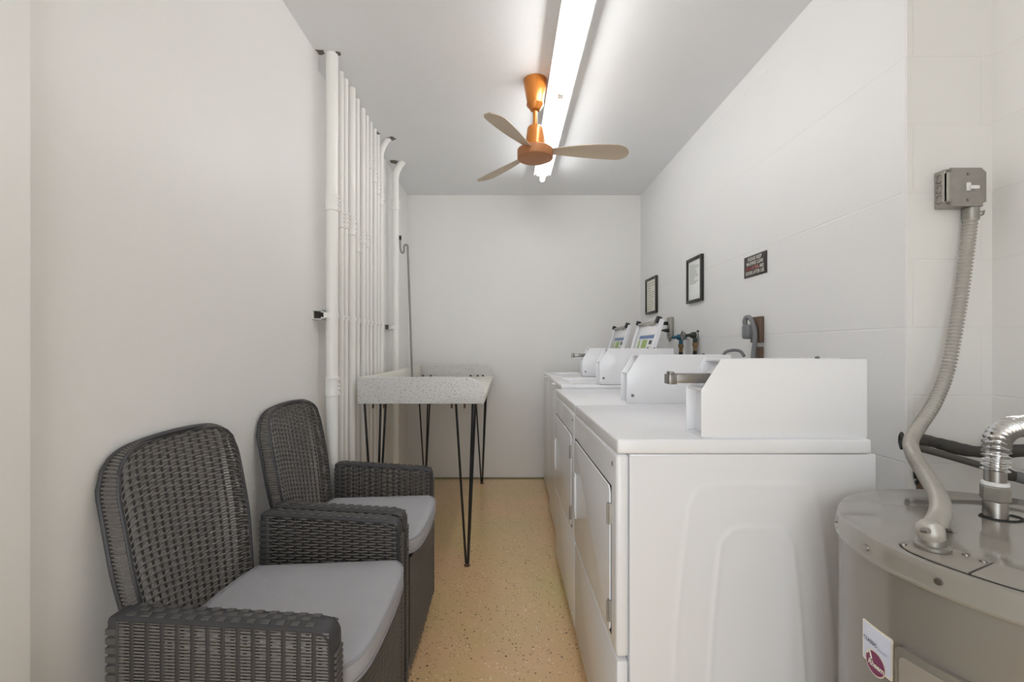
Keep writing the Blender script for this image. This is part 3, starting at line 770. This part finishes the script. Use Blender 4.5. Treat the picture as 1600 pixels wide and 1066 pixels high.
# twin socket with two plugs behind the washers
so = thing('wall_socket', 'grey metal twin socket on the right wall above the washers', 'socket', (XW, 3.24, 1.27))
yS = 3.24
b = MB().box(XW-.028, XW, yS-.036, yS+.036, 1.218, 1.358, .004); b.build('socket_box', 'galv', so)
for zz in (1.262, 1.315):
    MB().lathe([(.017, -.003), (.016, 0), (0, 0)], (XW-.028, yS, zz), 14, 'x').build('outlet', 'whitematte', so)
def cord(name, lab, pts, r, m, plug=None, cat='power cord', group=None):
    t = thing(name, lab, cat, pts[0], group)
    MB().tube(spline(pts, 8), r, 10).build('cable', m, t)
    if plug: MB().tube([V(plug[0]), V(plug[0]).lerp(V(plug[1]), .45), V(plug[1])], [plug[2], plug[2]*.8, plug[2]*.3], 12).build('plug', m, t)
    return t
xp = XW-.0305
cord('power_cord', 'black cord with straight plug in the upper outlet of the twin socket',
     [(xp-.075, yS, 1.315), (xp-.11, yS+.005, 1.300), (xp-.125, yS+.01, 1.24), (xp-.13, yS+.01, 1.10), (xp-.12, yS+.01, .98), (xp-.10, yS+.01, .8)], .005, 'rubber', ((xp, yS, 1.315), (xp-.08, yS, 1.315), .014))
cord('power_cord', 'black cord drooping from the lower outlet of the twin socket',
     [(xp-.03, yS-.01, 1.264), (xp-.055, yS-.012, 1.262), (xp-.078, yS-.014, 1.235), (xp-.088, yS-.014, 1.17), (xp-.088, yS-.014, 1.05), (xp-.085, yS-.014, .80)], .0058, 'rubber', ((xp, yS-.01, 1.264), (xp-.045, yS-.01, 1.264), .015))
cord('wire', 'thin dark red wire hanging beside the black socket cords', [(xp-.108, yS-.03, 1.255), (xp-.112, yS-.03, 1.19), (xp-.10, yS-.03, 1.10), (xp-.10, yS-.03, .9)], .0042, 'red', cat='wire')
def tap(y, z, m, lab, x):
    t = thing('water_tap', lab, 'tap', (XW, y, z), 'washer supply taps on the right wall')
    b = MB().cyl((XW, y, z), (x-.02, y, z), .010, n=12)
    b.lathe([(.010, -.03), (.019, -.022), (.021, 0), (.019, .022), (.010, .03)], (x, y, z), 14, 'x')
    b.cyl((x, y, z), (x, y, z-.045), .013, n=12); b.cyl((x-.03, y, z), (x-.065, y, z-.002), .011, .008, 12)
    b.cyl((x+.02, y, z), (x+.02, y, z+.030), .010, n=10)
    b.build('valve_body', m, t)
    MB().lathe([(.021, 0), (.021, .004), (.017, .006), (.017, .010), (.021, .012), (.021, .016)], (XW-.0165, y, z), 14, 'x').build('wall_flange', 'whitematte', t)
    hw = MB().tube([V((x-.075, y+.025*math.cos(a), z+.025*math.sin(a))) for a in [2*PI*k/16 for k in range(16)]], .0045, 8, closed=True)
    for k in range(4):
        a = k*PI/2; hw.cyl((x-.075, y, z), (x-.075, y+.025*math.cos(a), z+.025*math.sin(a)), .004, n=6)
    hw.cyl((x-.08, y, z), (x-.06, y, z), .007, n=10)
    hw.build('hand_wheel', 'steel', t)
    MB().lathe([(.016, -.045), (.018, -.048), (.018, -.066), (.013, -.070), (.013, -.095), (.010, -.098)], (x, y, z), 6).build('hose_nut', 'brass', t)
    return V((x, y, z-.096))
g = pt(1064, 527, 2.95); a1 = tap(2.95, g.z, 'blueval', 'blue painted water tap with round hand wheel, the left of two', g.x)
g2 = pt(1086, 524, 2.80); a2 = tap(2.80, g2.z, 'greenval', 'dark green water tap beside the blue one, on the right', g2.x)
for p, lab in ((a1, 'black rubber hose hanging from the blue tap'), (a2, 'black rubber hose hanging from the dark green tap')):
    t = thing('supply_hose', lab, 'hose', p, 'black washer supply hoses')
    MB().tube(spline([p, p+V((-.004, 0, -.03)), p+V((-.022, .0, -.10)), p+V((-.03, .02, -.22)), p+V((-.02, .03, -.4))], 6), .0125, 12).build('hose', 'rubber', t)
# dryer socket with big grey plug and cable
ds = thing('dryer_socket', 'brown metal socket box on the right wall behind the second dryer', 'socket', (XW, 2.13, 1.2))
MB().box(XW-.022, XW, 2.085, 2.165, 1.165, 1.285, .003).build('socket_box', 'brown', ds)
MB().box(XW-.018, XW, 2.088, 2.163, 1.02, 1.146, .003).build('lower_box', 'brown', ds)
xq = XW-.0225
t = thing('dryer_power_cord', 'thick grey dryer cable looping over its large plug', 'power cord', (xq, 2.14, 1.2))
MB().box(xq-.045, xq, 2.105, 2.160, 1.182, 1.250, .010, 3).build('plug', 'plug', t)
g = spline([(xq-.03, 2.150, 1.245), (xq-.032, 2.150, 1.268), (xq-.026, 2.142, 1.285), (xq-.018, 2.122, 1.272), (xq-.016, 2.097, 1.225), (xq-.018, 2.09, 1.17), (xq-.020, 2.10, 1.10), (xq-.03, 2.10, .95)], 8)
MB().tube(g, .0105, 12).build('cable', 'plug', t)
g = spline([(1.145, 2.2, 1.10), (1.135, 2.22, 1.125), (1.10, 2.24, 1.128), (1.075, 2.26, 1.105), (1.07, 2.26, 1.0)], 8)
t = thing('dryer_power_cord', 'thin grey cable arching up behind the second dryer box', 'power cord', (1.1, 2.2, 1.0))
MB().tube(g, .0075, 10).build('cable', 'plug', t)

# ------------------------------------------------------------------ alcove: disconnect switch and flexible conduit
bx0, bx1, bz0, bz1, by0, by1 = 1.2585, 1.370, 1.546, 1.654, 1.309, 1.3455
sw = thing('switch_box', 'square galvanised switch box with white toggle on the alcove wall', 'switch', (1.314, by1, 1.546))
MB().box(bx0, bx1, by0+.003, by1, bz0, bz1, .003).build('box_body', 'galv', sw)
c_ = .012
poly = [(bx0+c_, bz0-.001), (bx1-c_, bz0-.001), (bx1-c_, bz0+c_*.6), (bx1+.001, bz0+c_), (bx1+.001, bz1-c_), (bx1-c_*.6, bz1-c_*.6), (bx1-c_, bz1+.001), (bx0+c_, bz1+.001), (bx0+c_*.6, bz1-c_*.7), (bx0-.001, bz1-c_), (bx0-.001, bz0+c_), (bx0+c_*.6, bz0+c_*.7)]
cov = MB().prism(poly, lambda p: V((p[0], by0-.004, p[1])), lambda p: V((p[0], by0+.004, p[1])), .0012).build('cover', 'galv', sw)
MB().prism([(bx0-.001, bz0+.014), (bx0+.006, bz0+.014), (bx0+.006, bz1-.014), (bx0-.001, bz1-.014)], lambda p: V((p[0], by0-.0055, p[1])), lambda p: V((p[0], by0+.012, p[1])), .001).build('cover_lip', 'galvlight', cov)
zt = (bz0+bz1)/2; xt = bx0+.060
MB().box(xt-.006, xt+.006, by0-.007, by0-.002, zt-.011, zt+.012, .001).build('toggle_plate', 'whitematte', cov)
MB().box(xt-.002, xt+.022, by0-.016, by0-.005, zt-.009, zt+.001, .002).build('toggle', 'whitematte', cov)
for (x, z) in ((xt, zt+.037), (xt, zt-.037), (bx0+.009, bz0+.009), (bx0+.009, bz1-.007)):
    MB().lathe([(0, -.002), (.004, -.002), (.0045, 0)], (x, by0-.004, z), 10, 'y').build('screw', 'steel', cov)
for z in (bz0+.024, zt, bz1-.024):
    MB().tube([V((bx0-.0006, by0+.021+.010*math.cos(a), z+.012*math.sin(a))) for a in [2*PI*k/18 for k in range(18)]], .0012, 6, closed=True).build('knockout', 'steel', sw)
fc = thing('flexible_conduit', 'ribbed grey flexible metal conduit curving from switch box down to the water heater', 'conduit', (1.35, 1.32, 1.54))
cpath = [pt(1517, 338, 1.325), pt(1514, 365, 1.32), pt(1510, 400, 1.315), pt(1502, 460, 1.31), pt(1492, 520, 1.30), pt(1480, 580, 1.29), pt(1460, 630, 1.27), pt(1436, 667, 1.24), pt(1423, 690, 1.20), pt(1428, 712, 1.14), pt(1446, 742, 1.05), pt(1464, 772, .95), pt(1470, 796, .87), pt(1462, 818, .81), pt(1450, 832, .765)]
pts = resample(spline(cpath, 14), .0021)
MB().tube(pts, [.0146+(.0022 if (i % 5) in (1, 2) else -.0024) for i in range(len(pts))], 16).build('ribbed_tube', 'galvlight', fc, ang=70)
MB().tube([V((pts[0].x, pts[0].y, bz0-.0015)), pts[0]+V((0, 0, -.012))], .0185, 16).build('connector', 'galv', fc)
MB().tube([V((pts[0].x+.016, pts[0].y-.005, pts[0].z+.01)), V((pts[0].x+.034, pts[0].y-.005, pts[0].z+.014)), V((pts[0].x+.030, pts[0].y-.005, pts[0].z+.004)), V((pts[0].x+.016, pts[0].y-.005, pts[0].z-.002))], .0026, 8).build('clamp_ear', 'galv', fc)
# ------------------------------------------------------------------ water heater
HX, HY, HR, HZ = .9416, .793, .300, .807
wh = thing('water_heater', 'squat taupe water heater tank in front of the alcove', 'water heater', (HX, HY, 0))
MB().lathe([(HR-.012, 0.02), (HR-.004, .03), (HR-.004, HZ-.035)], (HX, HY, 0), 96).build('tank_jacket', 'taupe', wh)
MB().lathe([(HR-.004, HZ-.042), (HR+.002, HZ-.042), (HR+.003, HZ-.038), (HR+.001, HZ-.034), (HR, HZ-.012), (HR-.004, HZ-.003), (HR-.012, HZ), (HR*.5, HZ+.0005), (0, HZ+.0008)], (HX, HY, 0), 96).build('top_lid', 'taupelid', wh)
MB().lathe([(HR-.02, 0), (HR-.02, .022)], (HX, HY, 0), 48).build('base_ring', 'gap', wh)
def hp_(ang, r, z): a = R(ang); return V((HX+r*math.cos(a), HY+r*math.sin(a), z))
for an in (199, 176, 236, 150):
    q = hp_(an, HR+.0005, HZ-.022); d = (q-V((HX, HY, q.z))).normalized()
    MB().tube([q-d*.002, q+d*.003], [.006, .005], 10).build('rim_screw', 'steel', wh)
def cylpatch(a0, a1, z0, z1, r0, r1, cr=0.006):
    """rounded plate bent round the tank"""
    arc = lambda s: s*R(1)*HR; W_ = abs(a1-a0)*R(1)*HR
    n = 14; out = []
    poly = []
    for (cx, cz, s0) in ((W_-cr, z1-cr, 0), (cr, z1-cr, 90), (cr, z0+cr, 180), (W_-cr, z0+cr, 270)):
        for k in range(4): a = R(s0+k*30); poly.append((cx+cr*math.cos(a), cz+cr*math.sin(a)))
    # subdivide long horizontal edges so that the plate follows the curve
    fine = []
    for i in range(len(poly)):
        p, q = poly[i], poly[(i+1) % len(poly)]; m = max(1, int(abs(q[0]-p[0])/.006))
        for k in range(m): fine.append((p[0]+(q[0]-p[0])*k/m, p[1]+(q[1]-p[1])*k/m))
    b = bmesh.new()
    def P(p, r): a = R(a0)+(p[0]/HR)*(1 if a1 > a0 else -1); return (HX+r*math.cos(a), HY+r*math.sin(a), p[1])
    mb = MB(); N = len(fine)
    # strips between matching lower and upper boundary at sampled widths
    m = max(4, int(W_/.004)); vs = []; fs = []
    def zr(x):
        e = 0
        if x < cr: e = cr-math.sqrt(max(0, cr*cr-(cr-x)**2))
        if x > W_-cr: e = cr-math.sqrt(max(0, cr*cr-(x-W_+cr)**2))
        return z0+e, z1-e
    xsamp = sorted(set([0, cr*.1, cr*.3, cr*.6]+[W_*k/m for k in range(m+1)]+[W_-cr*.1, W_-cr*.3, W_-cr*.6]))
    for x in xsamp:
        l, h_ = zr(x); vs += [P((x, l), r0), P((x, l), r1), P((x, h_), r1), P((x, h_), r0)]
    for i in range(len(xsamp)-1):
        a = i*4; c = a+4
        for k in range(4): fs.append((a+k, a+(k+1) % 4, c+(k+1) % 4, c+k))
    fs.append((0, 1, 2, 3)); e = (len(xsamp)-1)*4; fs.append((e, e+1, e+2, e+3))
    b.free(); return mb.add(vs, fs)
cov = cylpatch(187.8, 222, .40, .655, HR-.005, HR+.006, .012).build('access_cover', 'taupe', wh)
cylpatch(189.3, 220.5, .413, .642, HR+.004, HR+.0075, .010).build('cover_panel', 'plate', cov)
q = hp_(197.3, HR+.007, .620); d = (q-V((HX, HY, q.z))).normalized()
MB().tube([q-d*.002, q+d*.003], [.005, .004], 10).build('cover_screw', 'steel', cov)
cylpatch(193, 200, .585, .605, HR+.0068, HR+.008, .006).build('cover_boss', 'plug', cov)
st = cylpatch(173.0, 185.6, .581, .652, HR-.0042, HR-.0026, .004).build('sticker', 'stickeredge', wh)
cylpatch(173.5, 185.1, .584, .649, HR-.003, HR-.0020, .003).build('sticker_face', 'sticker', st)
# sticker print: wraps with the tank
def wrap_text(s, size, m, ang, z, wd, bold=0.0, shear=0.0):
    cu = bpy.data.curves.new('lettering', 'FONT'); cu.body = s; cu.size = size; cu.align_x = 'CENTER'; cu.align_y = 'CENTER'; cu.offset = bold; cu.shear = shear
    t_ = bpy.data.objects.new('lettering', cu); me = bpy.data.meshes.new_from_object(t_); bpy.data.objects.remove(t_)
    xs_ = [v.co.x for v in me.vertices]; k = wd/(max(xs_)-min(xs_))
    o0 = wloc(wh)
    for v in me.vertices:
        a = R(ang)+v.co.x*k/HR; rr_ = HR-.0002
        v.co = V((HX+rr_*math.cos(a), HY+rr_*math.sin(a), z+v.co.y))-o0
    me.materials.clear(); me.materials.append(M[m]); o = bpy.data.objects.new('lettering', me); C.objects.link(o); o.parent = st
wrap_text('CLASSIC', .0085, 'darkgrey', 177.2, .6225, .031, .0002)
wrap_text('SERIES', .006, 'lightblue', 182.2, .6185, .020)
def disc(ca, cz, ra, rz, r, m, nm):
    vs = [V((HX+r*math.cos(R(ca)), HY+r*math.sin(R(ca)), cz))]; n = 28; fs = []
    for k in range(n):
        a = 2*PI*k/n; an = R(ca)+ra*math.cos(a)/HR; vs.append(V((HX+r*math.cos(an), HY+r*math.sin(an), cz+rz*math.sin(a))))
    for k in range(n): fs.append((0, 1+k, 1+(k+1) % n))
    MB().add(vs, fs).build(nm, m, st, fix=False)
disc(179.2, .5905, .0225, .0215, HR-.0012, 'stickeredge', 'logo_border')
disc(179.2, .5905, .0205, .0195, HR-.0008, 'purple', 'logo_disc')
wrap_text('Rheem', .0135, 'signwhite', 179.6, .5875, .034, .0004, .25)
sw_ = []
for k in range(13):
    f = k/12; an = 179.2+(-.0165+.010*f)/HR*180/PI; sw_.append(hp_(an, HR-.0004, .599+.008*math.sin(f*PI*1.1)-.002*f))
MB().tube(sw_, .0011, 6).build('logo_swoosh', 'signwhite', st)
# access plate on the lid along the rim
def plate(a0, a1, r0, r1, z0, z1, round0, round1):
    n = 26; vs = []; fs = []; rm = (r0+r1)/2; hw_ = (r1-r0)/2
    for k in range(n+1):
        f = k/n; a = a0+(a1-a0)*f; s = (a-a0)*R(1)*rm; e = (a1-a)*R(1)*rm; h_ = hw_
        if round0 and s < hw_: h_ = math.sqrt(max(1e-8, hw_**2-(hw_-s)**2))
        if round1 and e < hw_: h_ = min(h_, math.sqrt(max(1e-8, hw_**2-(hw_-e)**2)))
        for (r, z) in ((rm-h_, z0), (rm+h_, z0), (rm+h_, z1), (rm-h_, z1)): vs.append(hp_(a, r, z))
    for k in range(n):
        for j in range(4): fs.append((k*4+j, k*4+(j+1) % 4, (k+1)*4+(j+1) % 4, (k+1)*4+j))
    fs += [(0, 1, 2, 3), tuple(n*4+j for j in range(4))]
    return MB().add(vs, fs)
plate(181, 246, .206, .289, HZ-.004, HZ+.0006, True, True).build('plate_shadow_gap', 'gap', wh)
plate(181.5, 204.5, .209, .287, HZ-.002, HZ+.0028, True, False).build('junction_plate', 'plate', wh)
plate(205.2, 245.5, .209, .287, HZ-.002, HZ+.0024, False, True).build('junction_plate', 'plate', wh)
for (a, r) in ((185, .275), (197, .218), (238, .262), (203, .222)):
    MB().lathe([(.005, 0), (.0045, .0025), (0, .003)], hp_(a, r, HZ+.0026), 10).build('plate_screw', 'steel', wh)
# elbow connector of the conduit
eb = pt(1457, 858, .755); ez = HZ+.0035
eb = V((eb.x, eb.y, ez))
el = [pts[-1]+(pts[-6]-pts[-1])*.8, pts[-1], V((eb.x-.004, eb.y-.002, ez+.030)), V((eb.x, eb.y, ez+.012))]
MB().tube(spline(el, 6), [.0160+.0022*math.sin(i/18*PI) for i in range(19)], 16).build('elbow', 'galvlight', fc)
MB().lathe([(.024, 0), (.024, .005), (.018, .007), (.018, .018)], eb, 18).build('lock_nut', 'galv', fc)
for s in (-1, 1):
    q = V((eb.x+s*.021, eb.y-.004, ez+.030))
    MB().tube([q, q+V((0, -.012, .004))], .0042, 8).build('clamp_screw', 'steel', fc)
MB().lathe([(0, -.001), (.004, -.0012), (.0045, .001)], pts[-1]+V((0, -.0205, -.004)), 8, 'y').build('set_screw', 'gap', fc)
# water nipple and corrugated connector
NX, NY = .957, .895
nz = HZ+.001
MB().tube([V((NX+.012+.035*math.cos(a), NY+.022*math.sin(a), nz)) for a in [2*PI*k/24 for k in range(24)]], .0028, 8, closed=True).build('opening_rim', 'gap', wh)
wc = thing('water_connector', 'corrugated steel water connector rising from the heater top', 'pipe', (NX, NY, HZ))
MB().lathe([(.0185, .0012), (.0185, .034), (.017, .036)], (NX, NY, HZ), 24).build('nipple', 'steel', wc)
MB().lathe([(.0195, .034), (.0225, .037), (.0225, .062), (.0195, .066)], (NX, NY, HZ), 6).build('hex_nut', 'galv', wc, ang=25)
MB().lathe([(.020, .0655), (.020, .071), (.0150, .073)], (NX, NY, HZ), 20).build('washer_ring', 'whitematte', wc)
MB().lathe([(.0165, .07), (.0165, .100)], (NX, NY, HZ), 20).build('sleeve', 'steel', wc)
cc = spline([(NX, NY, HZ+.095), (NX+.002, NY, HZ+.125), (NX+.015, NY+.01, HZ+.152), (NX+.045, NY+.02, HZ+.170), (NX+.085, NY+.03, HZ+.175), (NX+.16, NY+.06, HZ+.165), (NX+.25, NY+.12, HZ+.10)], 12)
cp = resample(cc, .0018)
MB().tube(cp, [.0185+.0032*math.cos(i*2*PI/5.0) for i in range(len(cp))], 18).build('corrugated_tube', 'chrome', wc, ang=80)
# dark pipes with valve behind
t = thing('insulated_pipe', 'black wrapped pipe running along the alcove wall behind the heater', 'pipe', pt(1440, 688, 1.31))
ip = spline([pt(1424, 688, 1.305), pt(1445, 688, 1.30), pt(1470, 694, 1.295), pt(1505, 703, 1.28), pt(1540, 707, 1.25), pt(1575, 705, 1.215), pt(1640, 703, 1.16)], 8)
MB().tube(ip, [.0165+.0005*math.sin(i*1.3)+.0012*math.sin(i*.37) for i in range(len(ip))], 16).build('pipe_wrap', 'insul', t)
pv = pt(1411, 689, 1.29)
hw = MB().tube([V((pv.x-.004+.006*math.cos(a), pv.y+.012*math.cos(a), pv.z+.019*math.sin(a)+.002*math.sin(5*a))) for a in [2*PI*k/20 for k in range(20)]], .0045, 8, closed=True)
hw.tube([pv, pt(1424, 688, 1.30)], .006, 8)
for k in range(3):
    a = k*PI/3; d_ = V((.006*math.cos(a), .012*math.cos(a), .019*math.sin(a))); hw.tube([pv-V((.004, 0, 0))-d_, pv-V((.004, 0, 0))+d_], .003, 6)
hw.build('valve_wheel', 'frame', t)
t = thing('dark_pipe', 'slim dark grey pipe sloping along the alcove wall below the wrapped pipe', 'pipe', pt(1440, 700, 1.25))
MB().tube([pt(1424, 697, 1.26), pt(1480, 712, 1.24), pt(1548, 732, 1.22)], .0095, 14).build('pipe_run', 'darkpipe', t)
MB().tube(spline([pt(1546, 731, 1.22), pt(1558, 735, 1.217), pt(1572, 741, 1.213), pt(1590, 746, 1.21)], 6), [.011+.006*math.sin(i/18*PI) for i in range(19)], 14).build('joint_wrap', 'insul', t)
MB().tube([pt(1588, 745, 1.21), pt(1650, 762, 1.13)], .014, 14).build('end_pipe', 'plug', t)

# ------------------------------------------------------------------ ceiling lights
def batten(y0, y1, lab):
    X = .272
    t = thing('strip_light', lab, 'ceiling light', (X, (y0+y1)/2, ZC), 'fluorescent strip lights on the ceiling')
    z1 = ZC-.0005; z0 = ZC-.048
    b = MB().prism([(-.062, z1), (-.062, z1-.036), (-.034, z0), (.034, z0), (.062, z1-.036), (.062, z1)], lambda p: V((X+p[0], y0, p[1])), lambda p: V((X+p[0], y1, p[1])), .001)
    b.build('housing', 'whitematte', t)
    for s in (-1, 1):
        MB().box(X+s*.062-.003, X+s*.062+.003, y0, y1, z1-.041, z1-.030, .001).build('side_rib', 'whitematte', t)
    for y in (y0+.004, y1-.020):
        MB().box(X-.014, X+.014, y, y+.016, z0-.044, z0+.002, .004).build('lamp_holder', 'whitematte', t)
    MB().tube([V((X, y0+.018, z0-.027)), V((X, y1-.018, z0-.027))], .018, 16).build('tube', 'tube', t)
batten(1.065, 2.262, 'white fluorescent strip light on the ceiling nearer the viewer')
batten(2.270, 3.44, 'white fluorescent strip light on the ceiling beyond the fan, ending by the back wall')

# ------------------------------------------------------------------ ceiling fan
FX, FY = .146, 2.285
fn = thing('ceiling_fan', 'burnt orange ceiling fan with three tan blades beside the strip light', 'ceiling fan', (FX, FY, ZC))
MB().lathe([(.059, ZC-.0006), (.059, ZC-.006), (.040, ZC-.118), (.043, ZC-.118), (.043, ZC-.124), (.024, ZC-.15), (.012, ZC-.152)], (FX, FY, 0), 32).build('canopy', 'copper', fn)
MB().lathe([(.0115, ZC-.15), (.0115, 2.24)], (FX, FY, 0), 16).build('down_rod', 'copper', fn)
MB().lathe([(.014, 2.252), (.036, 2.242), (.040, 2.234), (.051, 2.148), (.048, 2.143)], (FX, FY, 0), 32).build('upper_housing', 'copper', fn)
MB().lathe([(.045, 2.144), (.045, 2.132)], (FX, FY, 0), 32).build('housing_groove', 'gap', fn)
MB().lathe([(.045, 2.134), (.082, 2.133), (.089, 2.128), (.089, 2.090), (.086, 2.086), (.06, 2.083), (.02, 2.080), (0, 2.080)], (FX, FY, 0), 40).build('motor_housing', 'copperdark', fn)
for an in (-6, 127, 240):
    a = R(an); d = V((math.cos(a), math.sin(a), 0)); s = V((-d.y, d.x, 0))
    N = 18
    def bl(u, v):
        r = .075+u*.385
        wd = (.030+.055*math.sin(min(1, u*1.25)*PI/2))*(1 if u < .84 else math.sqrt(max(.004, 1-((u-.84)/.16)**2)))
        sweep = .02*u*u
        q = (v-.5)*2*wd*.62+sweep
        return V((FX, FY, 2.117))+d*r+s*q+V((0, 0, -q*.28+.004*math.sin(v*PI)-.01*u))
    b = MB().grid(lambda u, v: bl(1-(1-u)**1.6, v), N, 6)
    k = len(b.v); top = [p+V((0, 0, .003)) for p in b.v]; f0 = list(b.f)
    b.v += top; b.f += [tuple(i+k for i in f[::-1]) for f in f0]
    rim = [i for i in range(N+1)]+[j*(N+1)+N for j in range(1, 7)]+[6*(N+1)+i for i in range(N-1, -1, -1)]+[j*(N+1) for j in range(5, 0, -1)]
    for i in range(len(rim)):
        p, q = rim[i], rim[(i+1) % len(rim)]; b.f.append((p, q, q+k, p+k))
    b.build('blade', 'blade', fn)
